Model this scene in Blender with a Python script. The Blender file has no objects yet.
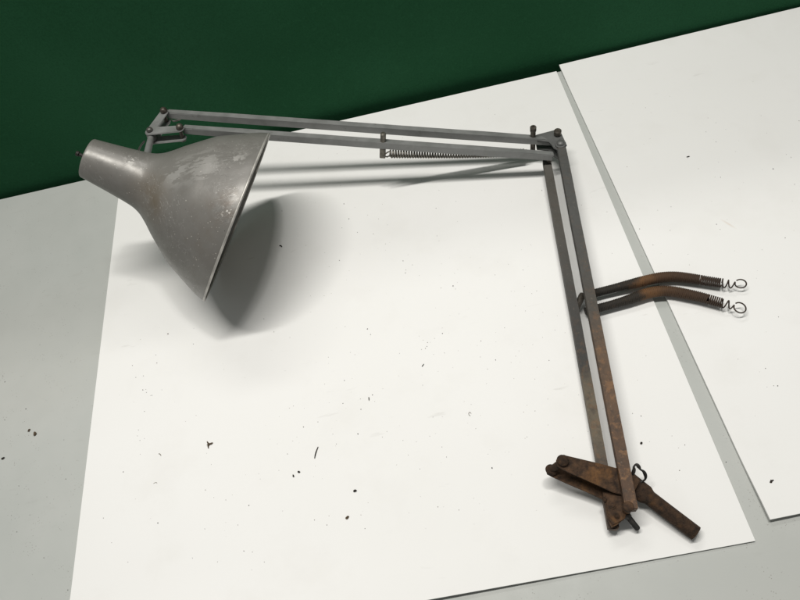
import bpy, bmesh, math, random
from mathutils import Vector, Matrix

# measured coordinates of the lamp in metres: x along the table edge, y away from the viewer, z up from the boards
AMB = .18
MAIN_LOC = (-.235, .48, 1.8); MAIN_P = 22.5
SIDE_LOC = (.28, .46, 1.8); SIDE_P = 6.3
BACK_LOC = (-.1, 1.65, 2.1); BACK_P = 9
SHADE_C= (-0.1963, 0.476, 0.0826)
SHADE_AX= (0.7938, -0.2907, -0.5342)
SHADE_U= (0.5546, 0.7065, 0.4396)
SHADE_W= (0.2496, -0.6453, 0.722)
PROFILE= [(0.0007, 0.0964), (0.0049, 0.0951), (0.01, 0.093), (0.0214, 0.0871), (0.0367, 0.0785), (0.0479, 0.072), (0.0599, 0.0621), (0.0738, 0.0502), (0.0817, 0.0426), (0.0896, 0.0359), (0.0954, 0.0323), (0.1022, 0.0297), (0.1157, 0.027), (0.131, 0.0246), (0.1452, 0.0225), (0.1573, 0.0208)]
MARK= {'scuff': (-0.1977, 0.474, 0.1689), 'scuff_b': (-0.1642, 0.4723, 0.1671), 'stain_neck': (-0.2595, 0.4666, 0.1503), 'stain_rim': (-0.1782, 0.4221, 0.157), 'chip': (-0.2736, 0.5046, 0.1669), 'scuff_c': (-0.2261, 0.4758, 0.1648), 'streak': (-0.1774, 0.4168, 0.1542), 'speck': (-0.2286, 0.4144, 0.1345)}
PT= {'lower_rod': [(-0.2478, 0.6016, 0.11), (0.1612, 0.5112, 0.03)], 'upper_rod': [(-0.2689, 0.6349, 0.11), (0.1706, 0.5325, 0.03)], 'pins_v': [(-0.2702, 0.6306, 0.117), (-0.2856, 0.6034, 0.117), (-0.2492, 0.5959, 0.117)], 'pins_v_low': [(-0.2797, 0.6528, 0.1), (-0.2956, 0.6246, 0.1), (-0.2579, 0.6168, 0.1)], 'stub': [(-0.2871, 0.6058, 0.112), (-0.2781, 0.512, 0.1377)], 'rod_b': [(0.1725, 0.5196, 0.033), (0.1186, 0.1143, 0.031)], 'rod_a': [(0.156, 0.5182, 0.0165), (0.1035, 0.106, 0.0105)], 'elbow_plate': [(0.1498, 0.5438, 0.0365), (0.1725, 0.5449, 0.0365), (0.1779, 0.539, 0.0365), (0.1788, 0.5173, 0.0365), (0.1706, 0.5086, 0.0365), (0.1638, 0.5171, 0.0365), (0.1611, 0.5286, 0.0365), (0.1483, 0.5334, 0.0365)], 'elbow_pins': [(0.173, 0.5359, 0.037), (0.172, 0.5198, 0.037)], 'peg': [(0.1454, 0.5402, 0.034)], 'post': [(-0.0266, 0.5523, 0.0665)], 'arm_spring': [(-0.0217, 0.5458, 0.0555), (0.1357, 0.5365, 0.018)], 'spring_a': [(0.1472, 0.334, 0.0095), (0.1632, 0.3355, 0.009), (0.1894, 0.3367, 0.009), (0.2135, 0.3377, 0.0088), (0.2279, 0.3377, 0.0085), (0.2413, 0.3351, 0.0082), (0.2537, 0.33, 0.0082), (0.2656, 0.3243, 0.0082), (0.2799, 0.3175, 0.0082)], 'spring_b': [(0.1422, 0.3168, 0.0085), (0.1577, 0.3175, 0.0085), (0.1839, 0.3198, 0.0082), (0.2053, 0.3228, 0.0082), (0.2185, 0.3228, 0.0082), (0.2315, 0.3195, 0.0082), (0.2433, 0.3133, 0.0082), (0.2548, 0.3068, 0.0082), (0.272, 0.2954, 0.0082)], 'hook_a': [(0.2806, 0.3158, 0.003), (0.279, 0.3164, 0.014), (0.284, 0.3207, 0.013), (0.2878, 0.3194, 0.006), (0.2851, 0.3147, 0.003), (0.2881, 0.3121, 0.003), (0.2914, 0.3143, 0.005), (0.2906, 0.3159, 0.014), (0.2932, 0.3165, 0.013), (0.2946, 0.314, 0.006), (0.2957, 0.3108, 0.004), (0.2986, 0.31, 0.005), (0.3017, 0.3116, 0.007), (0.3025, 0.3137, 0.009), (0.2997, 0.3143, 0.011), (0.2959, 0.3135, 0.011), (0.2928, 0.3119, 0.009)], 'hook_b': [(0.2722, 0.2926, 0.003), (0.2715, 0.2938, 0.013), (0.2757, 0.2962, 0.014), (0.277, 0.2943, 0.008), (0.2755, 0.2924, 0.003), (0.2791, 0.2903, 0.003), (0.2824, 0.2913, 0.005), (0.2833, 0.2927, 0.011), (0.2835, 0.295, 0.012), (0.2822, 0.2941, 0.01), (0.2835, 0.291, 0.006), (0.2855, 0.2876, 0.004), (0.2888, 0.2862, 0.004), (0.2933, 0.2874, 0.004), (0.2962, 0.2908, 0.004), (0.296, 0.2944, 0.005), (0.2926, 0.2964, 0.006), (0.2879, 0.2952, 0.007), (0.2832, 0.2916, 0.008)], 'spring_bolt': [(0.1305, 0.3164, 0.012), (0.1452, 0.3351, 0.0125)], 'flange_top': [(0.0691, 0.1641, 0.042), (0.0726, 0.1672, 0.0413), (0.0772, 0.168, 0.0401), (0.0817, 0.1653, 0.0387), (0.1057, 0.157, 0.0315), (0.1214, 0.1505, 0.0268), (0.1324, 0.1459, 0.0234), (0.1353, 0.1387, 0.022), (0.1286, 0.1319, 0.0232), (0.1171, 0.1291, 0.026), (0.1086, 0.1326, 0.0287), (0.1007, 0.138, 0.0313), (0.0854, 0.1477, 0.0363), (0.0728, 0.1555, 0.0403), (0.0686, 0.159, 0.0418)], 'flange_low': [(0.0605, 0.1621, 0.025), (0.0632, 0.1657, 0.0246), (0.0679, 0.1665, 0.0238), (0.1049, 0.1492, 0.0154), (0.1257, 0.136, 0.0104), (0.1124, 0.1225, 0.0121), (0.1027, 0.1305, 0.0146), (0.0888, 0.14, 0.018), (0.0746, 0.1488, 0.0214), (0.0634, 0.1564, 0.0241), (0.0604, 0.1586, 0.0248)], 'rivets': [(0.0742, 0.1624, 0.0425), (0.0645, 0.1609, 0.0265)], 'pin_mid': [(0.0755, 0.1648, 0.03), (0.0657, 0.1626, 0.02)], 'end_plate': [(0.1025, 0.1354, 0.0225), (0.1183, 0.1341, 0.0225), (0.1252, 0.1243, 0.0225), (0.1197, 0.1153, 0.0225), (0.1119, 0.1118, 0.0225), (0.1064, 0.1079, 0.0225), (0.101, 0.1064, 0.0225), (0.0995, 0.1124, 0.0225)], 'mount': [(0.1272, 0.1439, 0.0125), (0.1349, 0.1332, 0.0125), (0.1414, 0.1247, 0.0122), (0.1468, 0.1179, 0.0115), (0.1558, 0.107, 0.0098), (0.1681, 0.0922, 0.0075)], 'screw': [(0.1153, 0.1145, 0.022), (0.1239, 0.1046, 0.006)], 'wire': [(0.1303, 0.1441, 0.022), (0.1326, 0.1477, 0.026), (0.1331, 0.1501, 0.028), (0.1357, 0.1513, 0.028), (0.1372, 0.1491, 0.027), (0.138, 0.1471, 0.026), (0.1403, 0.1455, 0.024), (0.1415, 0.1426, 0.021), (0.1407, 0.1402, 0.018), (0.1374, 0.1393, 0.0155)], 'b_bolt': [(0.1165, 0.1172, 0.0372)], 'plate_rivets': [(0.1067, 0.123, 0.0228), (0.1076, 0.1141, 0.0228), (0.102, 0.1285, 0.0228)], 'base': [(0.1379, 0.1365, 0.0)], 'switch': [(-0.324, 0.5289, 0.16)]}
CRUMBS_MAIN= [(-0.31, 0.4014, 2.4), (-0.3228, 0.377, 1.3), (-0.321, 0.3665, 1.3), (-0.3498, 0.3699, 1.2), (-0.3358, 0.3537, 1.2), (-0.3445, 0.3537, 1.0), (-0.3351, 0.3365, 1.4), (-0.3317, 0.3363, 1.0), (-0.3308, 0.3326, 1.0), (-0.3254, 0.3278, 1.0), (-0.3237, 0.3275, 0.9), (-0.3315, 0.3104, 1.0), (-0.3367, 0.2905, 0.9), (-0.3373, 0.284, 0.9), (-0.3341, 0.2784, 0.9), (-0.2791, 0.3811, 1.1), (-0.2791, 0.4014, 0.8), (-0.186, 0.3747, 1.4), (-0.22, 0.3256, 0.9), (-0.3132, 0.3317, 0.8), (-0.1968, 0.3943, 1.0), (-0.3494, 0.2477, 1.3), (-0.2619, 0.2126, 1.3), (-0.3661, 0.2046, 1.0), (-0.2181, 0.1893, 1.4), (-0.2237, 0.1484, 1.3), (-0.2156, 0.1461, 1.0), (-0.2292, 0.173, 0.9), (-0.2045, 0.1354, 0.9), (-0.2164, 0.1306, 0.9), (-0.2733, 0.1509, 0.9), (-0.241, 0.1988, 0.9), (-0.2617, 0.1752, 0.8), (-0.3092, 0.1894, 1.7), (-0.0904, 0.5355, 1.6), (-0.0866, 0.5103, 1.6), (-0.0786, 0.4871, 1.1), (-0.06, 0.4798, 1.0), (-0.0419, 0.4886, 1.0), (-0.0513, 0.5005, 1.0), (-0.104, 0.4521, 1.3), (-0.0314, 0.4324, 1.4), (-0.0299, 0.4193, 1.1), (-0.0311, 0.4155, 1.6), (-0.0216, 0.4242, 1.0), (-0.0479, 0.4615, 0.9), (-0.1688, 0.5462, 1.2), (-0.0964, 0.499, 0.9), (-0.0823, 0.354, 1.6), (-0.0798, 0.3465, 1.3), (-0.0041, 0.3299, 1.4), (-0.0214, 0.323, 1.2), (-0.0227, 0.3185, 1.2), (-0.0246, 0.3166, 1.2), (-0.0289, 0.3164, 1.0), (-0.0134, 0.326, 1.0), (-0.0062, 0.307, 0.9), (-0.0523, 0.317, 0.9), (-0.1133, 0.299, 1.2), (-0.1174, 0.2739, 1.1), (-0.0997, 0.2636, 1.3), (-0.099, 0.275, 0.9), (-0.1056, 0.2386, 1.7), (-0.1447, 0.2595, 1.2), (-0.1599, 0.2572, 1.5), (-0.128, 0.2328, 1.0), (-0.1778, 0.2325, 1.1), (-0.0862, 0.2767, 1.5), (-0.0625, 0.2231, 1.0), (-0.0819, 0.2307, 0.9), (-0.1554, 0.1641, 1.2), (-0.144, 0.1575, 1.3), (-0.0401, 0.1547, 1.1), (-0.0218, 0.1486, 1.1), (-0.1302, 0.1251, 1.1), (-0.1091, 0.148, 0.9), (-0.0265, 0.2092, 0.9), (-0.024, 0.1988, 0.9), (0.1436, 0.4898, 1.2), (0.0184, 0.4974, 1.2), (0.0433, 0.5013, 1.0), (0.0177, 0.3853, 1.7), (0.0044, 0.386, 0.9), (0.0957, 0.3869, 1.0), (0.065, 0.3881, 0.9), (0.0858, 0.3362, 0.9), (0.0601, 0.3215, 0.9), (0.043, 0.2876, 1.3), (0.0332, 0.3121, 1.1), (0.0944, 0.2754, 1.2), (0.0155, 0.1804, 1.8), (0.033, 0.2796, 0.9), (0.0677, 0.2265, 0.9), (0.0682, 0.2923, 0.8), (0.0125, 0.4571, 0.9), (0.1611, 0.2017, 1.3), (0.1545, 0.2056, 1.1), (0.1763, 0.1466, 1.5), (0.1888, 0.1677, 1.1), (0.2042, 0.4396, 1.0), (0.0135, 0.4494, 0.8), (0.119, 0.6289, 1.0)]
CRUMBS_SIDE= [(0.3931, 0.4495, 1.6), (0.3365, 0.4534, 1.2), (0.2717, 0.4279, 1.2), (0.3077, 0.3928, 1.2), (0.23, 0.4078, 1.2), (0.2596, 0.3976, 1.0), (0.365, 0.3587, 1.2), (0.3086, 0.3856, 1.1), (0.2626, 0.3503, 1.0), (0.2458, 0.4971, 1.1), (0.2881, 0.2048, 1.5), (0.2854, 0.2235, 1.1), (0.3194, 0.2724, 1.1), (0.251, 0.1158, 1.5), (0.3479, 0.5234, 1.0), (0.3523, 0.5052, 0.9), (0.2969, 0.5824, 1.0), (0.4177, 0.4599, 1.2), (0.4044, 0.4228, 1.0), (0.2363, 0.3839, 1.0), (0.3375, 0.3502, 0.8), (0.4496, 0.5094, 1.2)]
CRUMBS_TABLE= [(-0.506, 0.385, 1.3), (-0.4733, 0.3445, 1.5), (-0.4654, 0.2562, 1.2), (-0.4136, 0.2536, 1.3), (-0.4588, 0.2085, 1.1), (-0.4254, 0.1779, 1.1), (-0.4965, 0.3362, 1.1), (-0.4701, 0.4255, 1.0), (-0.422, 0.2977, 1.0), (-0.4319, 0.2384, 0.9), (-0.4476, 0.2232, 0.9), (-0.3962, 0.1441, 1.1), (-0.5101, 0.3936, 1.1), (-0.4272, 0.3931, 0.9), (0.2179, 0.1469, 1.2)]
BIG= {'star': (-0.259, 0.2583, 0.0), 'chip': (-0.1726, 0.4919, 0.0), 'dash': (-0.0903, 0.2731, 0.0), 'fibre': (-0.1486, 0.2287, 0.0), 'pair_a': (-0.1673, 0.2122, 0.0), 'pair_b': (-0.173, 0.2094, 0.0), 'oval': (-0.1146, 0.1836, 0.0), 'brown': (-0.1242, 0.1607, 0.0), 'ring': (0.0062, 0.2363, 0.0), 'near_rod': (0.1527, 0.1765, 0.0), 'right_big': (0.2455, 0.1229, 0.0), 'right_dash': (0.3149, 0.4922, 0.0), 'sliver': (-0.0304, 0.2979, 0.0), 'curl': (-0.3112, 0.2581, 0.0), 'curl_b': (-0.3136, 0.2285, 0.0)}
BIGT= {'tan': (-0.4566, 0.3116, -0.0026), 'tan_b': (-0.4645, 0.3172, -0.0026), 'black': (-0.4893, 0.2906, -0.0026)}
RW= [(0.976805, -0.205728, -0.059392), (-0.142685, -0.83217, 0.535849), (-0.159663, -0.514945, -0.842223)]

V = Vector
random.seed(7)
C = bpy.context.scene.collection

# ------------------------------------------------------------------ helpers
def link(name, bm, mat, parent=None, smooth=True, origin=None):
    """link a bmesh given in world coordinates as ONE mesh object"""
    o = origin if origin is not None else (parent_origin(parent) if parent else V((0, 0, 0)))
    bmesh.ops.translate(bm, verts=bm.verts, vec=-V(o))
    bmesh.ops.recalc_face_normals(bm, faces=bm.faces)
    me = bpy.data.meshes.new(name)
    bm.to_mesh(me); bm.free()
    me.materials.append(mat)
    if smooth:
        for p in me.polygons: p.use_smooth = True
        try: me.set_sharp_from_angle(angle=math.radians(38))
        except Exception: pass
    ob = bpy.data.objects.new(name, me); C.objects.link(ob)
    if parent:
        ob.parent = parent
    else:
        ob.location = o
    return ob

def parent_origin(p):
    loc = V((0, 0, 0))
    while p:
        loc += p.location; p = p.parent
    return loc

def tag(o, label=None, cat=None, group=None, kind=None):
    if label: o['label'] = label
    if cat: o['category'] = cat
    if group: o['group'] = group
    if kind: o['kind'] = kind
    return o

def frame(d, up=V((0, 0, 1))):
    d = d.normalized()
    s = d.cross(up)
    if s.length < 1e-5: s = d.cross(V((1, 0, 0)))
    s.normalize()
    return s, s.cross(d).normalized()

def bar(bm, p, q, w, h, up=V((0, 0, 1)), bev=.0009, seg=2, cuts=0, wob=0.0):
    p, q = V(p), V(q); s, u = frame(q - p, up)
    n = cuts + 2
    rings = []
    for i in range(n):
        c = p.lerp(q, i / (n - 1))
        if wob and 0 < i < n - 1: c += V((random.uniform(-wob, wob), random.uniform(-wob, wob), random.uniform(-wob, wob)))
        rings.append([bm.verts.new(c + s * a * w / 2 + u * b * h / 2) for a, b in ((-1, -1), (1, -1), (1, 1), (-1, 1))])
    ed = []
    for A, B in zip(rings, rings[1:]):
        for k in range(4):
            bm.faces.new((A[k], A[(k + 1) % 4], B[(k + 1) % 4], B[k]))
            ed.append(bm.edges.get((A[k], B[k])))
    bm.faces.new(rings[0]); bm.faces.new(rings[-1])
    for r in (rings[0], rings[-1]):
        for k in range(4): ed.append(bm.edges.get((r[k], r[(k + 1) % 4])))
    if bev: bmesh.ops.bevel(bm, geom=ed, offset=bev, segments=seg, affect='EDGES', clamp_overlap=True)

def lathe(bm, o, d, prof, n=32, up=V((0, 0, 1)), closed=True):
    """prof: list of (distance along d, radius)"""
    o, d = V(o), V(d).normalized(); s, u = frame(d, up)
    rings = []
    for t, r in prof:
        if r < 1e-6: rings.append([bm.verts.new(o + d * t)])
        else: rings.append([bm.verts.new(o + d * t + (s * math.cos(a) + u * math.sin(a)) * r)
                            for a in (2 * math.pi * k / n for k in range(n))])
    for A, B in zip(rings, rings[1:]):
        for k in range(n):
            j = (k + 1) % n
            if len(A) == 1 and len(B) == 1: continue
            if len(A) == 1: bm.faces.new((A[0], B[j], B[k]))
            elif len(B) == 1: bm.faces.new((A[k], A[j], B[0]))
            else: bm.faces.new((A[k], A[j], B[j], B[k]))
    if closed:
        for R in (rings[0], rings[-1]):
            if len(R) > 1: bm.faces.new(R)

def cyl(bm, p, q, r, n=20, bev=None):
    p, q = V(p), V(q); L = (q - p).length
    b = bev if bev is not None else min(r * .18, L * .2)
    lathe(bm, p, q - p, [(0, r - b), (b, r), (L - b, r), (L, r - b)], n)

def dome(bm, p, d, r, h, n=20):
    lathe(bm, p, d, [(0, r * .93)] + [(h * t, r * f) for t, f in ((.12, 1), (.45, .97), (.68, .84), (.85, .62), (.96, .32), (1, 0))], n)

def catmull(pts, k=8):
    pts = [V(p) for p in pts]; out = []
    for i in range(len(pts) - 1):
        p0 = pts[max(i - 1, 0)]; p1 = pts[i]; p2 = pts[i + 1]; p3 = pts[min(i + 2, len(pts) - 1)]
        for j in range(k):
            t = j / k
            out.append(.5 * ((2 * p1) + (p2 - p0) * t + (2 * p0 - 5 * p1 + 4 * p2 - p3) * t * t + (3 * p1 - p0 - 3 * p2 + p3) * t ** 3))
    out.append(pts[-1]); return out

def resample(pts, step):
    d = [0]
    for a, b in zip(pts, pts[1:]): d.append(d[-1] + (b - a).length)
    n = max(2, int(d[-1] / step)); out = []; i = 0
    for k in range(n + 1):
        t = d[-1] * k / n
        while i < len(pts) - 2 and d[i + 1] < t: i += 1
        seg = d[i + 1] - d[i]
        out.append(pts[i].lerp(pts[i + 1], (t - d[i]) / seg if seg > 0 else 0))
    return out, d[-1]

def frames(pts):
    T = []
    for i in range(len(pts)):
        a = pts[max(i - 1, 0)]; b = pts[min(i + 1, len(pts) - 1)]
        T.append((b - a).normalized())
    s, u = frame(T[0]); F = [(s, u)]
    for i in range(1, len(pts)):
        s = (s - T[i] * s.dot(T[i])).normalized(); u = s.cross(T[i]).normalized(); F.append((s, u))
    return T, F

def tube(bm, pts, r, n=10, rfun=None, flat=None, cap=True):
    T, F = frames(pts); rings = []
    for i, p in enumerate(pts):
        s, u = F[i]; rr = rfun(i / (len(pts) - 1)) if rfun else r
        fx = flat(i / (len(pts) - 1)) if flat else (1, 1)
        rings.append([bm.verts.new(p + s * math.cos(a) * rr * fx[0] + u * math.sin(a) * rr * fx[1]) for a in (2 * math.pi * k / n for k in range(n))])
    for A, B in zip(rings, rings[1:]):
        for k in range(n): bm.faces.new((A[k], A[(k + 1) % n], B[(k + 1) % n], B[k]))
    if cap: bm.faces.new(rings[0]); bm.faces.new(rings[-1])

def helix(path, R, pitch, seg=14, phase=0.0):
    pts, L = resample(path, 0.0005)
    T, F = frames(pts); turns = L / pitch; RR = R if callable(R) else (lambda t: R); n = int(turns * seg); out = []
    for k in range(n + 1):
        t = k / n; f = t * (len(pts) - 1); i = min(int(f), len(pts) - 2); w = f - i
        p = pts[i].lerp(pts[i + 1], w); s = F[i][0].lerp(F[i + 1][0], w).normalized(); u = F[i][1].lerp(F[i + 1][1], w).normalized()
        a = phase + 2 * math.pi * k / seg
        out.append(p + (s * math.cos(a) + u * math.sin(a)) * RR(t))
    return out

def plate(bm, pts, th, n=V((0, 0, 1)), bev=.0006):
    """flat plate of thickness th; pts are the top outline, th goes along -n"""
    pts = [V(p) for p in pts]; n = V(n).normalized()
    top = [bm.verts.new(p) for p in pts]; bot = [bm.verts.new(p - n * th) for p in pts]
    bm.faces.new(top); bm.faces.new(bot[::-1]); ed = []
    m = len(pts)
    for k in range(m):
        j = (k + 1) % m
        bm.faces.new((top[k], bot[k], bot[j], top[j]))
        ed += [bm.edges.get((top[k], top[j])), bm.edges.get((bot[k], bot[j]))]
    if bev: bmesh.ops.bevel(bm, geom=ed, offset=bev, segments=2, affect='EDGES', clamp_overlap=True)

def capsule_outline(a, b, ra, rb, n=8):
    """flat outline round two pins, in the plane with normal up"""
    a, b = V(a), V(b); d = (b - a).normalized(); s = V((0, 0, 1)).cross(d).normalized()
    o = [a + (-d * math.sin(t) + s * math.cos(t)) * ra for t in (math.pi * k / n for k in range(n + 1))]
    o += [b + (d * math.sin(t) - s * math.cos(t)) * rb for t in (math.pi * k / n for k in range(n + 1))]
    return o

# ------------------------------------------------------------------ materials
class M:
    def __init__(s, name):
        s.m = bpy.data.materials.new(name); s.m.use_nodes = True
        s.nt = s.m.node_tree; s.b = s.nt.nodes['Principled BSDF']; s.tc = s.n('ShaderNodeTexCoord')
    def n(s, t, **k):
        x = s.nt.nodes.new(t)
        for a, v in k.items(): setattr(x, a, v)
        return x
    def l(s, a, b): s.nt.links.new(a, b)
    def obj(s): return s.tc.outputs['Object']
    def noise(s, scale, detail=4, rough=.55, vec=None, stretch=None, off=(0, 0, 0)):
        v = vec or s.obj()
        if stretch or off != (0, 0, 0):
            mp = s.n('ShaderNodeMapping'); s.l(v, mp.inputs[0]); mp.inputs['Location'].default_value = off
            if stretch: mp.inputs['Scale'].default_value = stretch
            v = mp.outputs[0]
        t = s.n('ShaderNodeTexNoise'); s.l(v, t.inputs['Vector'])
        t.inputs['Scale'].default_value = scale; t.inputs['Detail'].default_value = detail; t.inputs['Roughness'].default_value = rough
        return t.outputs['Fac']
    def voro(s, scale, off=(0, 0, 0), rnd=1.0):
        mp = s.n('ShaderNodeMapping'); s.l(s.obj(), mp.inputs[0]); mp.inputs['Location'].default_value = off
        t = s.n('ShaderNodeTexVoronoi'); s.l(mp.outputs[0], t.inputs['Vector']); t.inputs['Scale'].default_value = scale
        t.inputs['Randomness'].default_value = rnd
        return t
    def ramp(s, f, stops):
        r = s.n('ShaderNodeValToRGB'); s.l(f, r.inputs[0]); e = r.color_ramp.elements
        while len(e) < len(stops): e.new(.5)
        for x, (p, c) in zip(e, stops):
            x.position = p; x.color = (c, c, c, 1) if isinstance(c, (int, float)) else (*c, 1)
        return r.outputs[0]
    def math(s, op, a, b=None, clamp=False):
        x = s.n('ShaderNodeMath', operation=op, use_clamp=clamp)
        for i, v in enumerate((a, b)):
            if v is None: continue
            if isinstance(v, (int, float)): x.inputs[i].default_value = v
            else: s.l(v, x.inputs[i])
        return x.outputs[0]
    def mix(s, f, a, b):
        x = s.n('ShaderNodeMix', data_type='RGBA')
        for i, v in ((0, f), (6, a), (7, b)):
            if isinstance(v, (int, float)): x.inputs[i].default_value = v
            elif isinstance(v, tuple): x.inputs[i].default_value = (*v, 1)
            else: s.l(v, x.inputs[i])
        return x.outputs[2]
    def dist(s, p, stretch=None):
        x = s.n('ShaderNodeVectorMath', operation='DISTANCE'); s.l(s.obj(), x.inputs[0]); x.inputs[1].default_value = p
        return x.outputs['Value']
    def sep(s):
        x = s.n('ShaderNodeSeparateXYZ'); s.l(s.obj(), x.inputs[0]); return x.outputs
    def set(s, **k):
        for a, v in k.items():
            i = s.b.inputs[a.replace('_', ' ')]
            if isinstance(v, (int, float)): i.default_value = v
            elif isinstance(v, tuple): i.default_value = (*v, 1)
            else: s.l(v, i)
        return s
    def bump(s, h, dist, strength=1.0):
        x = s.n('ShaderNodeBump'); x.inputs['Strength'].default_value = strength; x.inputs['Distance'].default_value = dist
        s.l(h, x.inputs['Height']); s.l(x.outputs[0], s.b.inputs['Normal']); return s

ORG = V(PT['base'][0]); ORG.z = 0
def rel(p): return tuple(V(p) - ORG)

def mat_board():
    m = M('white_board')
    a = m.noise(3.0, 3); g = m.noise(900, 2); sm = m.noise(14, 5, .6)
    c = m.mix(m.ramp(a, [(.35, 0), (.7, 1)]), (.825, .825, .81), (.85, .85, .84))
    c = m.mix(m.math('MULTIPLY', m.ramp(sm, [(.52, 0), (.75, 1)]), .13), c, (.62, .60, .55))
    # small brownish smear rubbed into the board
    st = m.n('ShaderNodeMapping'); m.l(m.obj(), st.inputs[0])
    st.vector_type = 'TEXTURE'; st.inputs['Location'].default_value = STREAK_AT; st.inputs['Rotation'].default_value = (0, 0, -1.02); st.inputs['Scale'].default_value = (.011, .0017, 1)
    ln = m.n('ShaderNodeVectorMath', operation='LENGTH'); m.l(st.outputs[0], ln.inputs[0])
    c = m.mix(m.math('MULTIPLY', m.ramp(ln.outputs['Value'], [(.1, 1), (1, 0)]), .28), c, (.55, .38, .22))
    # faint scuffs
    sc = m.noise(26, 3, .5, stretch=(1, 5, 1)); sc2 = m.noise(9, 2, .5, off=(3, 1, 0))
    f = m.math('MULTIPLY', m.ramp(sc, [(.66, 0), (.72, 1)]), m.ramp(sc2, [(.55, 0), (.65, 1)]))
    c = m.mix(m.math('MULTIPLY', f, .18), c, (.4, .38, .35))
    m.set(Base_Color=c, Roughness=.62, Specular_IOR_Level=.25)
    return m.bump(m.math('ADD', m.math('MULTIPLY', g, .15), a), .0006, .25).m

def mat_table():
    m = M('grey_laminate')
    a = m.noise(5, 5, .6); b = m.noise(40, 4); d = m.noise(2.2, 3, off=(5, 2, 0))
    c = m.mix(m.ramp(a, [(.3, 0), (.72, 1)]), (.435, .455, .435), (.485, .50, .48))
    c = m.mix(m.math('MULTIPLY', m.ramp(d, [(.5, 0), (.75, 1)]), .25), c, (.46, .44, .40))
    sc = m.noise(30, 3, .5, stretch=(1.2, 6, 1)); sc2 = m.noise(11, 2, .5, off=(1, 8, 0))
    f = m.math('MULTIPLY', m.ramp(sc, [(.6, 0), (.68, 1)]), m.ramp(sc2, [(.5, 0), (.62, 1)]))
    c = m.mix(m.math('MULTIPLY', f, .08), c, (.25, .24, .22))
    sp = m.voro(420, (2, 2, 0)); spn = m.noise(60, 2, off=(0, 4, 0))
    f = m.math('MULTIPLY', m.ramp(sp.outputs['Distance'], [(.1, 1), (.2, 0)]), m.ramp(spn, [(.54, 0), (.62, 1)]))
    c = m.mix(m.math('MULTIPLY', f, .6), c, (.16, .14, .12))
    m.set(Base_Color=c, Roughness=m.ramp(b, [(.3, .42), (.7, .55)]), Specular_IOR_Level=.3)
    return m.bump(b, .0004, .15).m

def mat_wall():
    m = M('green_paint')
    a = m.noise(700, 3, .7); b = m.noise(3.5, 4, .55); d = m.noise(160, 3, .7)
    c = m.mix(m.ramp(b, [(.3, 0), (.7, 1)]), GREEN_A, GREEN_B)
    c = m.mix(m.math('MULTIPLY', m.ramp(d, [(.55, 0), (.75, 1)]), .25), c, tuple(x * 1.35 for x in GREEN_B))
    gr = m.noise(430, 2, .8); bl = m.noise(1.6, 3, .5, off=(4, 0, 2))
    c = m.mix(m.math('MULTIPLY', m.ramp(gr, [(.35, 1), (.55, 0)]), .2), c, tuple(x * .45 for x in GREEN_A))
    c = m.mix(m.math('MULTIPLY', m.ramp(bl, [(.4, 0), (.7, 1)]), .22), c, tuple(x * .6 for x in GREEN_A))
    m.set(Base_Color=c, Roughness=.85, Specular_IOR_Level=.05)
    return m.bump(m.math('ADD', a, m.math('MULTIPLY', d, .8)), .0005, .5).m

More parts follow.
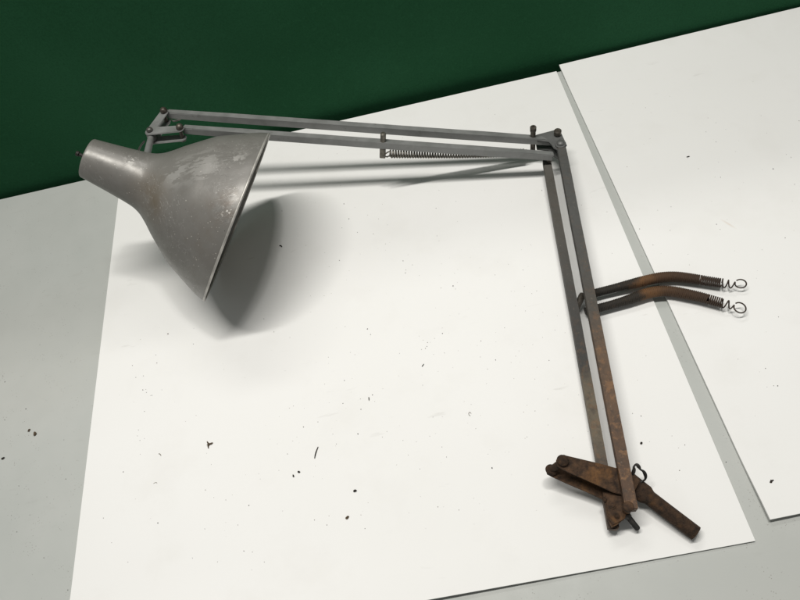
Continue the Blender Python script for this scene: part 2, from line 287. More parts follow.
def mat_shade():
    m = M('worn_grey_enamel')
    a = m.noise(16, 5, .6); b = m.noise(95, 4, .65); fine = m.noise(420, 3, .7)
    c = m.mix(m.ramp(a, [(.3, 0), (.72, 1)]), SH_A, SH_B)
    c = m.mix(m.math('MULTIPLY', m.ramp(b, [(.52, 0), (.72, 1)]), .22), c, (.12, .11, .095))
    # pale rubbed patches near the top of the cone
    def patch(p, r0, r1, ns, lo, hi, col, amt, c, off=(0, 0, 0), stretch=None):
        d = m.ramp(m.dist(rel(p)), [(r0, 1), (r1, 0)])
        n = m.noise(ns, 9, .66, off=off, stretch=stretch)
        f = m.math('MULTIPLY', d, m.ramp(n, [(lo, 0), (hi, 1)]))
        return m.mix(m.math('MULTIPLY', f, amt), c, col)
    c = patch(MARK['stain_neck'], .004, .034, 40,   .3, .66, (.125, .092, .052), .75, c, (4, 0, 0))
    c = patch(MARK['stain_rim'], .002, .026, 55, .42, .6, (.105, .072, .048), .6, c, (0, 3, 0))
    c = patch(MARK['speck'], .01, .055, 30, .45, .7, (.13, .10, .07), .45, c, (2, 3, 1))
    c = patch(MARK['scuff'], .010, .030, 80, .53, .56, (.40, .393, .375), .38, c, (0, 0, 0), (.45, 1.3, 1.0))
    c = patch(MARK['scuff_c'], .008, .022, 90, .5, .53, (.42, .415, .40), .4, c, (1, 1, 0), (.45, 1.3, 1.0))
    c = patch(MARK['scuff_b'], .003, .016, 90, .5, .56, (.45, .44, .42), .55, c, (1, 5, 0))
    c = patch(MARK['chip'], .001, .006, 190, .53, .56, (.55, .54, .51), .9, c, (0, 0, 2))
    c = patch(MARK['streak'], .002, .010, 150, .55, .58, (.6, .58, .54), .9, c, (6, 0, 2))
    # fine scratches
    for k, (stt, o_) in enumerate((((1, 5, 3), (0, 0, 4)), ((4, 1, 2.5), (7, 0, 0)), ((1.5, 2, 7), (3, 3, 0)))):
        n = m.noise(46, 2, .5, off=o_, stretch=stt); d = m.math('ABSOLUTE', m.math('SUBTRACT', n, .5))
        msk = m.ramp(m.noise(24, 3, .6, off=(k * 3, 5, 0)), [(.52, 0), (.66, 1)])
        f = m.math('MULTIPLY', m.ramp(d, [(.003, 1), (.010, 0)]), msk)
        c = m.mix(m.math('MULTIPLY', f, .42), c, (.46, .455, .44) if k < 2 else (.07, .065, .06))
    # sprinkled pale paint specks, dark pinholes
    v = m.voro(380); vn = m.noise(38, 3, .6, off=(9, 0, 0))
    vs = m.n('ShaderNodeSeparateColor'); m.l(v.outputs['Color'], vs.inputs[0])
    size = m.math('MULTIPLY', m.math('POWER', vs.outputs[0], 3.0), .24)
    dot = m.math('MULTIPLY', m.math('SUBTRACT', m.math('MULTIPLY', size, 1.08), v.outputs['Distance']), 16.0, clamp=True)
    f = m.math('MULTIPLY', dot, m.ramp(vn, [(.36, .15), (.56, 1)]))
    low = m.ramp(m.sep()['Z'], [(.06, 1), (.19, .35)])
    c = m.mix(m.math('MULTIPLY', f, low), c, (.62, .60, .54))
    v2 = m.voro(240, (3, 1, 7)); vn2 = m.noise(30, 2, .6, off=(0, 7, 0))
    f2 = m.math('MULTIPLY', m.ramp(v2.outputs['Distance'], [(.10, 1), (.17, 0)]), m.ramp(vn2, [(.6, 0), (.68, 1)]))
    c = m.mix(m.math('MULTIPLY', f2, .8), c, (.03, .025, .02))
    m.set(Base_Color=c, Metallic=.2, Roughness=m.ramp(b, [(.3, .31), (.7, .44)]), Specular_IOR_Level=.5)
    return m.bump(m.math('ADD', m.math('MULTIPLY', fine, .3), m.math('ADD', b, m.math('MULTIPLY', a, 3))), .0005, .22).m

def mat_lining():
    m = M('shade_lining'); a = m.noise(40, 4)
    m.set(Base_Color=m.mix(a, (.30, .29, .25), (.22, .20, .16)), Roughness=.6); return m.m

def mat_grey(name='grey_arm_paint', k=1.0):
    """worn grey painted steel of the arms, rust spots"""
    m = M(name)
    a = m.noise(55, 5, .6); b = m.noise(260, 4, .7); r = m.noise(34, 6, .7, off=(2, 0, 3))
    c = m.mix(m.ramp(a, [(.3, 0), (.7, 1)]), tuple(x * k for x in (.20, .205, .20)), tuple(x * k for x in (.27, .275, .27)))
    c = m.mix(m.math('MULTIPLY', m.ramp(r, [(.66, 0), (.72, 1)]), .5), c, (.085, .06, .042))
    c = m.mix(m.math('MULTIPLY', m.ramp(b, [(.66, 0), (.74, 1)]), .45), c, (.36, .35, .33))
    gr = m.noise(120, 5, .7, off=(0, 6, 0))
    c = m.mix(m.math('MULTIPLY', m.ramp(gr, [(.62, 0), (.68, 1)]), .35), c, (.07, .062, .052))
    m.set(Base_Color=c, Metallic=.3, Roughness=m.ramp(a, [(.3, .42), (.7, .6)]))
    return m.bump(b, .0004, .3).m

def mat_rust(name='rust', dark=1.0):
    m = M(name)
    a = m.noise(150, 6, .7); b = m.noise(520, 4, .75); r = m.noise(48, 6, .7, off=(7, 0, 3))
    c = m.mix(m.ramp(a, [(.36, 0), (.66, 1)]), tuple(x * dark for x in (.026, .017, .012)), tuple(x * dark for x in (.092, .052, .029)))
    c = m.mix(m.math('MULTIPLY', m.ramp(r, [(.54, 0), (.7, 1)]), .55), c, tuple(x * dark for x in (.20, .098, .036)))
    c = m.mix(m.math('MULTIPLY', m.ramp(b, [(.66, 0), (.75, 1)]), .4), c, tuple(x * dark for x in (.21, .14, .085)))
    m.set(Base_Color=c, Metallic=.1, Roughness=.82, Specular_IOR_Level=.3)
    return m.bump(m.math('ADD', b, a), .0012, .8).m

def mat_lower(name, stops, amt=1.0):
    """lower arm tubes: grey paint giving way to rust towards the base"""
    m = M(name)
    a = m.noise(60, 5, .6); b = m.noise(300, 4, .7); big = m.noise(22, 4, .6)
    y = m.sep()['Y']
    t = m.math('ADD', m.math('DIVIDE', y, .42), m.math('MULTIPLY', m.math('SUBTRACT', big, .5), .22))
    c = m.ramp(t, stops)
    a2 = m.noise(125, 6, .7, off=(1, 2, 0))
    c = m.mix(m.math('MULTIPLY', m.ramp(a2, [(.48, 0), (.68, 1)]), m.ramp(t, [(.2, .72), (.5, .30)])), c, (.034, .026, .020))
    rr = m.noise(110, 6, .72, off=(5, 5, 0))
    lim = m.math('MULTIPLY', m.ramp(t, [(.05, .95), (.28, .75), (.40, .15), (1, .08)]), amt)
    c = m.mix(m.math('MULTIPLY', m.ramp(rr, [(.52, 0), (.62, 1)]), lim), c, (.19, .10, .045))
    c = m.mix(m.math('MULTIPLY', m.ramp(b, [(.62, 0), (.72, 1)]), .45), c, (.24, .20, .15))
    m.set(Base_Color=c, Metallic=.15, Roughness=.66)
    return m.bump(m.math('ADD', b, a), .0008, .45).m

def mat_springs(SPR_X0=-.005):
    """two long springs: dark oily steel at the bolt, orange rust patch, brown coils"""
    m = M('rusty_spring')
    a = m.noise(80, 5, .65); b = m.noise(340, 3, .7)
    x = m.sep()['X']
    t = m.math('ADD', m.math('DIVIDE', m.math('ADD', x, SPR_X0), .145), m.math('MULTIPLY', m.math('SUBTRACT', a, .5), .25))
    c = m.ramp(t, [(0, (.028, .026, .022)), (.36, (.034, .028, .022)), (.45, (.17, .085, .035)), (.56, (.085, .046, .024)), (.75, (.058, .035, .022)), (1, (.042, .03, .023))])
    c = m.mix(m.math('MULTIPLY', m.ramp(b, [(.55, 0), (.75, 1)]), .5), c, (.11, .065, .035))
    m.set(Base_Color=c, Metallic=.15, Roughness=.7)
    return m.bump(m.math('ADD', b, a), .0006, .4).m

def mat_plain(name, c0, c1, rough, metal=0, sc=120):
    m = M(name); a = m.noise(sc, 4, .6)
    m.set(Base_Color=m.mix(m.ramp(a, [(.35, 0), (.68, 1)]), c0, c1), Roughness=rough, Metallic=metal)
    return m.bump(a, .0005, .3).m

GREEN_A = (.015, .074, .032); GREEN_B = (.023, .096, .045)
SH_A = (.158, .152, .140); SH_B = (.212, .206, .192)
STREAK_AT = (.3195, .3903, 0)
board_m, table_m, wall_m = mat_board(), mat_table(), mat_wall()
shade_m, lining_m, grey_m = mat_shade(), mat_lining(), mat_grey()
elbow_m = mat_grey('grimy_elbow_paint', .58)
rust_m = mat_rust('rust', 1.2); rust_dark = mat_rust('dark_rust', .75)
spring_m = mat_springs()
low_b = mat_lower('rusting_tube', [(0, (.080, .043, .023)), (.16, (.100, .056, .030)), (.27, (.105, .066, .040)), (.40, (.062, .055, .046)), (.6, (.066, .066, .062)), (1, (.085, .087, .083))])
low_a = mat_lower('dull_tube', [(0, (.06, .038, .024)), (.07, (.07, .055, .04)), (.13, (.12, .098, .066)), (.22, (.11, .09, .06)), (.27, (.032, .031, .029)), (.5, (.050, .048, .044)), (.75, (.078, .073, .063)), (1, (.10, .095, .082))], .4)
rim_m = mat_plain('bare_rim', (.30, .29, .27), (.58, .56, .52), .38, .35, 60)
steel_m = mat_plain('dull_steel', (.09, .085, .078), (.20, .195, .185), .42, .6)
bolt_m = mat_plain('brown_bolt', (.055, .045, .036), (.15, .135, .115), .45, .5, 200)
coil_m = mat_plain('grey_coil', (.10, .092, .078), (.20, .185, .155), .45, .5, 200)
black_m = mat_plain('black_wire', (.012, .011, .010), (.03, .026, .022), .6, .2)
crumb_m = mat_plain('rust_crumb', (.010, .008, .006), (.035, .026, .018), .9, 0, 900)
crumb_b = mat_plain('brown_crumb', (.05, .036, .022), (.14, .10, .06), .9, 0, 900)

# ------------------------------------------------------------------ setting
def board(name, corners, th, lift, label):
    """a thin stiff board, its edges very slightly warped off the table"""
    nx, ny = 40, 40
    bm = bmesh.new(); A, B, D, E = [V((*c, 0)) for c in corners]   # near-left, near-right, far-right, far-left
    top, bot = [], []
    for j in range(ny + 1):
        for i in range(nx + 1):
            s, t = i / nx, j / ny
            p = A.lerp(B, s).lerp(E.lerp(D, s), t); z = lift(s, t)
            top.append(bm.verts.new((p.x, p.y, z))); bot.append(bm.verts.new((p.x, p.y, z - th)))
    W = nx + 1
    for j in range(ny):
        for i in range(nx):
            k = j * W + i
            bm.faces.new((top[k], top[k + 1], top[k + 1 + W], top[k + W])); bm.faces.new((bot[k], bot[k + W], bot[k + 1 + W], bot[k + 1]))
    ring = [i for i in range(nx)] + [nx + j * W for j in range(ny)] + [ny * W + i for i in range(nx, 0, -1)] + [j * W for j in range(ny, 0, -1)]
    for a, b in zip(ring, ring[1:] + ring[:1]): bm.faces.new((top[a], bot[a], bot[b], top[b]))
    return tag(link(name, bm, board_m), label, 'board')

def sm(x): x = max(0, min(1, x)); return x * x * (3 - 2 * x)
board('white_board', ((-.3913, .0796), (.2138, .0796), (.2135, .6822), (-.3913, .6822)), .002,
      lambda s, t: .0045 * sm((.10 - t) / .10) * sm((.95 - s) / .55), 'large square white board lying under the lamp shade, left of the gap')
board('white_board', ((.2307, .0930), (.832, .106), (.824, .7005), (.2196, .6915)), .002,
      lambda s, t: .003 * sm((.10 - t) / .1) + .0008 * sm((.05 - s) / .05) * sm((.5 - t) / .4) + .0015 * sm((t - .93) / .07), 'white board on the right holding the loose spring ends')

bm = bmesh.new(); bar(bm, (-1.7, .1675, -.0176), (1.7, .1675, -.0176), 1.035, .030, bev=.002)
tab = tag(link('tabletop', bm, table_m), None)
tab.name = 'table'; tag(tab, 'pale grey laminate tabletop carrying the two white boards', 'table')

bm = bmesh.new(); bar(bm, (-1.9, .7059, -.14), (1.9, .7372, -.14), .05, 1.20, bev=.003)
tag(link('partition_wall', bm, wall_m), 'dark green painted partition standing behind the table', 'wall')

# ------------------------------------------------------------------ the lamp
lamp = bpy.data.objects.new('desk_lamp', None); C.objects.link(lamp); lamp.location = ORG
lamp.empty_display_size = .05
tag(lamp, 'worn grey jointed desk lamp with rusty arm lying on the white boards', 'lamp')
def part(name, bm, mat, parent=None, **k): return link(name, bm, mat, parent or lamp, **k)

# shade
SC, SA = V(SHADE_C), V(SHADE_AX)
cr = catmull([V((a, r, 0)) for a, r in PROFILE], 4)
outer = [(p.x, p.y) for p in cr]
bm = bmesh.new()
th = .0011
prof = [(-a, r) for a, r in outer]                     # from rim towards the neck end (along -axis)
rb = .0012; r0 = outer[0][1] - .0003
full = [(-a, r - th) for a, r in outer][::-1] + prof
endL = outer[-1][0]; endR = outer[-1][1]
full = full + [(-endL - .0008, endR - .0006), (-endL - .0008, endR - .0016)] 
lathe(bm, SC, SA, full, 72, closed=False)
shade_o = part('lamp_shade', bm, shade_m)
bm = bmesh.new(); lathe(bm, SC, SA, [(.0002 + rb * math.cos(t), r0 + rb * math.sin(t)) for t in (2 * math.pi * k / 12 for k in range(13))], 96, closed=False)
bmesh.ops.remove_doubles(bm, verts=bm.verts, dist=1e-6); part('rim', bm, rim_m, shade_o)
bm = bmesh.new(); lathe(bm, SC, SA, [(-a + .0002, r - th - .0004) for a, r in outer if a > .010], 72, closed=False)
part('shade_lining', bm, lining_m, shade_o)
bm = bmesh.new(); lathe(bm, SC, SA, [(-endL + .006, endR - .002), (-endL + .004, endR - .002), (-endL + .004, .0)], 32, closed=False)
part('end_disc', bm, bolt_m, shade_o)
bm = bmesh.new(); lathe(bm, SC, SA, [(-.150, .0), (-.150, .013), (-.112, .014), (-.110, .015), (-.104, .015), (-.104, .010), (-.12, .009), (-.12, 0)], 28, closed=False)
part('bulb_socket', bm, black_m, shade_o)
bm = bmesh.new()
e0 = SC - SA * (endL - .004); cyl(bm, e0, SC - SA * (endL + .0085) + V((0, 0, .001)), .0019, 12); cyl(bm, SC - SA * (endL + .0085) + V((0, 0, .001)), SC - SA * (endL + .0115) + V((0, 0, .0012)), .0027, 12)
part('switch_peg', bm, black_m, shade_o)

# upper arm tubes
lr, ur = [[V(p) for p in PT[k]] for k in ('lower_rod', 'upper_rod')]
d1 = (lr[1] - lr[0]).normalized()
sep = (ur[0] - lr[0]); sep = (sep - d1 * sep.dot(d1)).normalized()
N1 = d1.cross(sep); N1 = N1 if N1.z > 0 else -N1                     # normal of the upper linkage
for p, q in (lr, ur):
    bm = bmesh.new(); bar(bm, p, q, .0082, .0082, up=N1, cuts=5, wob=.00015); part('arm_rod', bm, grey_m)

# V plates and pins at the shade end
pv = [V(p) for p in PT['pins_v']]
def vee(shift):
    A, B, D = [p + N1 * shift for p in pv]
    outl = []
    bm = bmesh.new()
    plate(bm, capsule_outline(A, B, .0052, .0060), .0016, N1)
    plate(bm, [p + N1 * .0003 for p in capsule_outline(B, D, .0060, .0052)], .0016, N1)
    return bm
for sft in (0, -.0125): part('pivot_plate', vee(sft), grey_m)
for k, p in enumerate(pv):
    bm = bmesh.new(); cyl(bm, p - N1 * .016, p + N1 * .001, .0022, 14)
    dome(bm, p + N1 * .0003, N1, .0042 if k != 1 else .0038, .0058 if k != 1 else .0045)
    dome(bm, p - N1 * .0142, -N1, .004, .003)
    part('pivot_bolt', bm, bolt_m if k != 1 else steel_m)
bm = bmesh.new(); s0, s1 = [V(p) for p in PT['stub']]
s0 = pv[1] - N1 * .007
cyl(bm, s0 + (s0 - s1).normalized() * .004, s1, .0036, 18); cyl(bm, pv[1] - N1 * .012, pv[1] - N1 * .002, .0052, 18)
part('shade_stem', bm, grey_m)
bm = bmesh.new()
cl = catmull([s0.lerp(s1, .15) + V((-.006, 0, .002)), s0.lerp(s1, .3) + V((-.0075, 0, .004)), s0.lerp(s1, .5) + V((-.0085, -.001, .005)), s0.lerp(s1, .62) + V((-.0065, -.001, .005)), s0.lerp(s1, .66) + V((-.002, 0, .003))], 6)
tube(bm, cl, .0011, 8); part('wire_clip', bm, steel_m)
bm = bmesh.new()
cl = catmull([pv[0] - N1 * .008 + d1 * .008 - sep * .003, pv[0] - N1 * .006 + d1 * .014 - sep * .008, pv[0] - N1 * .005 + d1 * .02 - sep * .005, pv[0] - N1 * .005 + d1 * .012 - sep * .010], 6)
tube(bm, cl, .0008, 8); part('wire_clip', bm, steel_m)

# elbow
ep = [V(p) for p in PT['elbow_plate']]
for dz in (0, -.0135):
    bm = bmesh.new(); plate(bm, [p + V((0, 0, dz)) for p in ep], .0018); part('elbow_plate', bm, elbow_m)
bm = bmesh.new(); p = V(PT['elbow_pins'][0]); cyl(bm, p - V((0, 0, .018)), p, .0026, 14); cyl(bm, p, p + V((0, 0, .007)), .0043, 18, .0012); part('pivot_bolt', bm, bolt_m)
bm = bmesh.new(); p = V(PT['elbow_pins'][1]); cyl(bm, p - V((0, 0, .018)), p, .0028, 14)
cyl(bm, p, p + V((0, 0, .0018)), .0062, 24, .0006); dome(bm, p + V((0, 0, .0016)), (0, 0, 1), .0046, .0036); part('pivot_bolt', bm, elbow_m)
bm = bmesh.new(); p = V(lr[1]); cyl(bm, p - d1 * .004 - V((0, 0, .02)), p - d1 * .004 + V((0, 0, .003)), .0026, 14); part('pivot_bolt', bm, bolt_m)

# posts that hold the arm spring
bm = bmesh.new(); p = V(PT['peg'][0])
lathe(bm, p - V((0, 0, .023)), (0, 0, 1), [(0, 0), (0, .0024), (.0004, .0030), (.036, .0030), (.0362, .0036), (.0415, .0037), (.042, .0033), (.042, .0019), (.0405, .0017), (.0405, 0)], 20, closed=False)
part('spring_post', bm, bolt_m)
bm = bmesh.new(); p = V(PT['post'][0])
cyl(bm, p - N1 * .0165, p + N1 * .0145, .0033, 18); bar(bm, p - N1 * .0178, p - N1 * .0042, .0068, .0068, up=d1, bev=.0006); dome(bm, p + N1 * .0143, N1, .0028, .0012)
part('spring_post', bm, coil_m)

# arm spring
a, b = [V(p) for p in PT['arm_spring']]
dd = (b - a).normalized()
bm = bmesh.new()
tube(bm, helix([a, a.lerp(b, .5) - V((0, 0, .0012)), b], .0040, .0031, 14), .00105, 8)
spr = part('arm_spring', bm, coil_m)
bm = bmesh.new(); s_, u_ = frame(dd)
tube(bm, catmull([a + u_ * .0042, a - dd * .002 + u_ * .003, a - dd * .0045 + u_ * .0005, a - dd * .0052 - u_ * .003, a - dd * .0025 - u_ * .0045, a - dd * .0005 - u_ * .003], 6), .0008, 8)
part('hook', bm, coil_m, spr)
bm = bmesh.new()
tube(bm, catmull([b + u_ * .004, b + dd * .002 + u_ * .003, b + dd * .0055 + u_ * .004, b + dd * .0085 + u_ * .0015, b + dd * .007 - u_ * .002], 6), .0008, 8)
part('hook', bm, coil_m, spr)

# lower arm tubes
for k, mm, w in (('rod_b', low_b, .0099), ('rod_a', low_a, .0092)):
    p, q = [V(x) for x in PT[k]]
    bm = bmesh.new(); bar(bm, p, q, w, w * .95, cuts=7, wob=.0002, bev=.0011); part('arm_rod', bm, mm)

# bolt between the lower tubes that carries the two long springs
bm = bmesh.new(); p, q = [V(x) for x in PT['spring_bolt']]
cyl(bm, p, q, .0031, 18); dome(bm, p, p - q, .0036, .002)
tube(bm, helix([p.lerp(q, .05), p.lerp(q, .95)], .0032, .0011, 12), .00045, 6)
part('spring_bolt', bm, bolt_m)

# two long springs
# turns, length of the open turns, radius of the end loop, phase, normal of the loop, flattening
HOOKS = {'spring_a': (2.25, .0125, .0052, 1.0, (-.25, -.5, .8), .8), 'spring_b': (1.75, .0105, 0.0057, 3.0, (.1, -.15, 1), .95)}
for k, hk, hs, ph in (('spring_a', 'hook_a', .86, 0), ('spring_b', 'hook_b', .90, 1.3)):
    path = catmull(PT[k], 8)
    pts, L = resample(path, .0012)
    RF = lambda t: 0.0046 + .0011 * sm((t - .18) / .28) - .0006 * sm((t - .7) / .3)
    cut = int(len(pts) * hs); mid = cut
    bm = bmesh.new()
    def coil(i0, i1, pitch, wire):
        seg = pts[i0:i1]; n = len(pts) - 1
        tube(bm, helix(seg, lambda t: RF((i0 + t * (i1 - 1 - i0)) / n) - wire, pitch, 14, ph), wire, 6)
    coil(0, mid + 1, .0018, .00085)
    tube(bm, pts[:cut], 1, 18, rfun=lambda t: RF(t * hs) - .0010)     # rust-caked core of the coils
    coil(mid, len(pts), .0019, .00078)
    s = part('long_spring', bm, spring_m)
    # two open turns, then the bent end loop
    T = (pts[-1] - pts[-3]).normalized(); S, U = frame(T); Rn = RF(1) - .0007; hp = []
    for q in range(int(HOOKS[k][0] * 16) + 1):
        a = HOOKS[k][3] + 2 * math.pi * q / 16; f = q / (HOOKS[k][0] * 16)
        r = Rn * (1 - .35 * f * f)
        hp.append(pts[-1] + T * (HOOKS[k][1] * f ** 1.15) + S * math.cos(a) * r + U * math.sin(a) * r)
    rl = HOOKS[k][2]; nrm = V(HOOKS[k][4]).normalized(); X = (T - nrm * T.dot(nrm)).normalized(); Yv = nrm.cross(X)
    cc = hp[-1] + X * (rl * 1.02); cc.z = max(cc.z - .001, .0012 + rl * abs(Yv.z))
    for q in range(1, 15):
        a = math.pi * (1 + 2 * q / 15.5); hp.append(cc + X * math.cos(a) * rl + Yv * math.sin(a) * rl * HOOKS[k][5])
    for p in hp: p.z = max(p.z, .0009)
    bm = bmesh.new(); tube(bm, catmull(hp, 3), .00070, 8); part('end_hook', bm, spring_m, s)

# base bracket
NB = V((.32, .10, 1)).normalized()
bm = bmesh.new()
plate(bm, PT['flange_top'], .0018, bev=.0005); plate(bm, PT['flange_low'], .0018, bev=.0005)
br = part('base_bracket', bm, rust_m)
for p in PT['rivets']:
    bm = bmesh.new(); dome(bm, V(p) - V((0, 0, .001)), NB, .0052, .0034); part('rivet', bm, rust_dark, br)
bm = bmesh.new(); p, q = [V(x) for x in PT['pin_mid']]; cyl(bm, V(PT['rivets'][0]) - V((0, 0, .002)), V(PT['rivets'][1]), .003, 16); part('rivet', bm, rust_dark, br)
bm = bmesh.new(); plate(bm, PT['end_plate'], .0045, bev=.0012); epl = part('end_plate', bm, rust_m)
for i_, p in enumerate(PT['plate_rivets']):
    bm = bmesh.new(); cyl(bm, V(p) - V((0, 0, .001)), V(p) + V((0, 0, .0006)), .0030 - .0006 * i_, 16, .0003); dome(bm, V(p) + V((0, 0, .0004)), (0, 0, 1), .0020 - .0003 * i_, .0012); part('rivet', bm, rust_dark if i_ else rust_m, epl)
bm = bmesh.new(); p = V(PT['b_bolt'][0]); cyl(bm, p - V((0, 0, .016)), p - V((0, 0, .001)), .0034, 18); dome(bm, p - V((0, 0, .0014)), (0, 0, 1), .0042, .0022); part('pivot_bolt', bm, rust_m)
bm = bmesh.new()
mp = [V(x) for x in PT['mount']]; pts, L = resample(catmull(mp, 6), .0015)
wide = lambda t: .0086 if t < .27 else .0086 + (.0064 - .0086) * sm((t - .27) / .08)
tall = lambda t: .0042 if t < .25 else .0042 + (.0064 - .0042) * sm((t - .25) / .15)
tube(bm, pts, 1, 24, flat=lambda t: (wide(t), tall(t)))
part('mounting_peg', bm, rust_dark)
bm = bmesh.new(); p, q = [V(x) for x in PT['screw']]
cyl(bm, p, q, .0020, 14); tube(bm, helix([p, q], .0021, .0010, 12), .0004, 6); cyl(bm, p, p.lerp(q, .2), .0034, 6)
part('screw', bm, black_m)
bm = bmesh.new(); tube(bm, catmull(PT['wire'], 6), .0010, 8, rfun=lambda t: .0012 + .0004 * math.sin(t * 19)); part('wire_tie', bm, black_m)

# ------------------------------------------------------------------ crumbs
def lump(r, sx=1, sy=1, sz=.6, rot=0.0, rough=.35, sub=2):
    bm = bmesh.new(); bmesh.ops.create_icosphere(bm, subdivisions=sub, radius=1)
    for v in bm.verts: v.co *= 1 + random.uniform(-rough, rough)
    c, s = math.cos(rot), math.sin(rot)
    for v in bm.verts:
        x, y, z = v.co.x * sx * r, v.co.y * sy * r, v.co.z * sz * r
        v.co = V((x * c - y * s, x * s + y * c, z))
    z0 = min(v.co.z for v in bm.verts)
    for v in bm.verts: v.co.z -= z0
    return bm
protos = []
for k in range(6):
    bm = lump(.00055, 1, random.uniform(.6, .95), .6, random.uniform(0, 6), .35, 1)
    me = bpy.data.meshes.new('crumb'); bm.to_mesh(me); bm.free(); me.materials.append(crumb_m if k < 4 else crumb_b); protos.append(me)
def crumbs(lst, z, label, group):
    for x, y, s in lst:
        o = bpy.data.objects.new('crumb', random.choice(protos)); C.objects.link(o)
        o.location = (x, y, z); o.rotation_euler = (0, 0, random.uniform(0, 6.28)); o.scale = (s * .72,) * 3
        tag(o, label, 'crumb', group)
crumbs(CRUMBS_MAIN, .0001, 'pinhead dark crumb of rust scattered on the large board under the lamp', 'rust crumbs on the large board')
crumbs(CRUMBS_SIDE, .0001, 'pinhead dark crumb of rust scattered on the board right of the gap', 'rust crumbs on the right board')
crumbs(CRUMBS_TABLE, -.0025, 'pinhead dark crumb of dirt on the bare grey tabletop', 'dirt crumbs on the grey table')

def flake(name, bm, at, z, label, mat=None, cat='flake'):
    bmesh.ops.translate(bm, verts=bm.verts, vec=V((at[0], at[1], z)))
    return tag(link(name, bm, mat or crumb_m, origin=V((at[0], at[1], z))), label, cat)
def merge(*bms):
    out = bmesh.new()
    for b in bms:
        me = bpy.data.meshes.new('tmp'); b.to_mesh(me); out.from_mesh(me); b.free(); bpy.data.meshes.remove(me)
    return out
def moved(bm, x, y, z=0): bmesh.ops.translate(bm, verts=bm.verts, vec=(x, y, z)); return bm
def fib(pts, r):
    bm = bmesh.new(); tube(bm, catmull([V((x, y, z)) for x, y, z in pts], 6), r, 8, rfun=lambda t: r * (.55 + .6 * math.sin(math.pi * min(1, max(0, .1 + .8 * t))))); return bm
mm = .001
flake('rust_flake', merge(lump(.0019, 1, .75, .5, .6), moved(lump(.0016, 1.3, .5, .5, .2), .0022, .0006), moved(lump(.0014, 1.3, .5, .5, 2.0), -.0010, .0022), moved(lump(.0012, 1.4, .5, .5, 1.7), -.0005, -.0022)), BIG['star'], .0001, 'ragged three-pronged brown rust flake, left part of the large board', crumb_b)
flake('rust_flake', merge(lump(.0010, 1, .7, .5, .6), moved(lump(.0009, 1.3, .6, .5, 1.9), .0010, -.0014), moved(lump(.0007), -.0012, .0005)), BIG['chip'], .0001, 'broken dark rust flake lying in the shadow beside the shade mouth')
flake('rust_sliver', lump(.0021, 1, .24, .25, 1.5, .15), BIG['dash'], .0001, 'short upright black sliver near the middle of the large board', None, 'sliver')
flake('dark_fibre', fib([(-.0022, -.0062, .0006), (-.0012, -.0026, .0008), (.0002, .001, .0007), (.0022, .0048, .0006)], .0005), BIG['fibre'], 0, 'thin curved dark fibre lying on the large board', None, 'fibre')
flake('rust_flake', lump(.0013, 1, .7, .6, -.4), BIG['pair_a'], .0001, 'right one of two black rust bits lying close together below the fibre')
flake('rust_flake', lump(.0012, .6, 1, .6, .3), BIG['pair_b'], .0001, 'left one of two black rust bits lying close together below the fibre')
flake('rust_flake', lump(.0017, 1.1, .72, .5, .15, .22), BIG['oval'], .0001, 'smooth oval black flake on the lower part of the large board')
flake('rust_flake', lump(.0016, 1.1, .65, .5, .5), BIG['brown'], .0001, 'dull brown flake just below the oval black one', crumb_b)
flake('dirt_ring', fib([(.0012 * math.cos(a), .0018 * math.sin(a), .0003) for a in (k * .7 for k in range(8))], .0002), BIG['ring'], 0, 'tiny pale brown ring of dirt in the middle right of the large board', crumb_b, 'dirt')
flake('rust_flake', lump(.0012, 1, .9, .6, .3, .3), BIG['near_rod'], .0001, 'round black rust flake right of the rusty arm above the bracket')
flake('rust_flake', merge(lump(.0021, 1.15, .6, .5, .5), moved(lump(.0012, 1, .7, .5, .4), .0019, .0012)), BIG['right_big'], .0001, 'large black flake near the lower corner of the right board')
flake('rust_sliver', lump(.0019, 1, .3, .3, -.05, .2), BIG['right_dash'], .0001, 'thin flat dark sliver on the upper part of the right board', None, 'sliver')
flake('rust_sliver', lump(.0019, 1, .22, .25, .75, .15), BIG['sliver'], .0001, 'slanting dark sliver on the large board right of the middle', None, 'sliver')
flake('fine_hair', fib([(-.0014, .0014, .0003), (0, .001, .0005), (.0014, -.0012, .0003)], .00028), BIG['curl'], 0, 'fine brown hair curl on the left of the large board, upper one of two', crumb_b, 'hair')
flake('fine_hair', fib([(-.0028, .0008, .0002), (-.0012, .0014, .0003), (.0006, .0013, .0003), (.0011, .0002, .0002)], .00014), BIG['curl_b'], 0, 'fine pale curved hair on the left of the large board, lower one of two', crumb_b, 'hair')
flake('dirt_flake', lump(.0021, .8, 1, .5, .3), BIGT['tan'], -.0025, 'tan crumb on the grey tabletop, right one of a pair', crumb_b, 'crumb')
flake('dirt_flake', lump(.0017, 1, .6, .5, .9), BIGT['tan_b'], -.0025, 'brown crumb on the grey tabletop, left one of a pair', crumb_b, 'crumb')
flake('dirt_flake', lump(.0014, 1.2, .7, .5, .4), BIGT['black'], -.0025, 'black flake on the grey tabletop at the far left edge of the photo', None, 'crumb')

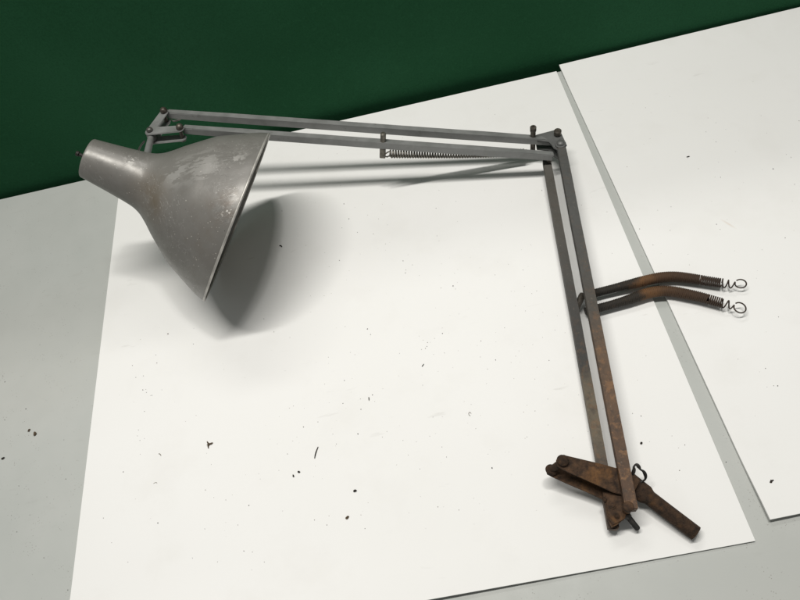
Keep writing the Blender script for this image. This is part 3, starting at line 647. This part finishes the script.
# very fine dust shed by the rust
rd = random.Random(11); bm = bmesh.new()
for k in range(420):
    if k < 150: x, y = rd.uniform(-.38, .2), rd.uniform(.09, .66)
    elif k < 260: x, y = rd.gauss(-.08, .10), rd.gauss(.27, .09)
    elif k < 330: x, y = rd.gauss(.10, .06), rd.gauss(.30, .14)
    else: x, y = rd.uniform(.235, .50), rd.uniform(.12, .6)
    if not ((-.385 < x < .205) or (.235 < x < .6)) or not (.09 < y < .68): continue
    r = rd.uniform(.00012, .0003)
    mtx = bmesh.ops.create_icosphere(bm, subdivisions=1, radius=r)
    for v in mtx['verts']: v.co = V((v.co.x * rd.uniform(.6, 1.8) + x, v.co.y + y, v.co.z * .5 + .0001))
dust = link('fine_dust', bm, crumb_b); tag(dust, 'fine brown dust sprinkled over both white boards', 'dust', None, 'stuff')

# ------------------------------------------------------------------ light, camera, output
w = bpy.data.worlds.new('World'); bpy.context.scene.world = w; w.use_nodes = True
bg = w.node_tree.nodes['Background']; bg.inputs[0].default_value = (.97, .98, .95, 1); bg.inputs[1].default_value = AMB

def lamp_area(name, loc, target, sx, sy, power, col):
    L = bpy.data.lights.new(name, 'AREA'); L.shape = 'RECTANGLE'; L.size = sx; L.size_y = sy; L.energy = power; L.color = col
    o = bpy.data.objects.new(name, L); C.objects.link(o); o.location = loc
    d = V(target) - V(loc); o.rotation_euler = d.to_track_quat('-Z', 'Y').to_euler(); return o
a = lamp_area('ceiling_tube', MAIN_LOC, (MAIN_LOC[0], MAIN_LOC[1], 0), .98, .08, MAIN_P, (1, .970, .918))
a.rotation_euler = (0, 0, 0)
lamp_area('ceiling_lamp', SIDE_LOC, (SIDE_LOC[0], SIDE_LOC[1], 0), .18, .10, SIDE_P, (1, .975, .93)).rotation_euler = (0, 0, 0)
b = lamp_area('far_tube', BACK_LOC, (0, .35, 0), 1.2, .25, BACK_P, (1, .98, .94))

cam = bpy.data.cameras.new('camera'); co = bpy.data.objects.new('camera', cam); C.objects.link(co)
R = Matrix(RW)
mt = Matrix(((R[0][0], -R[0][1], -R[0][2], 0), (R[1][0], -R[1][1], -R[1][2], 0), (R[2][0], -R[2][1], -R[2][2], .6), (0, 0, 0, 1)))
co.matrix_world = mt
cam.sensor_width = 36; cam.lens = 648.656 / 800 * 36; cam.clip_start = .01; cam.clip_end = 50
sc = bpy.context.scene; sc.camera = co
sc.view_settings.view_transform = 'Standard'; sc.view_settings.look = 'None'; sc.view_settings.exposure = 0; sc.view_settings.gamma = 1
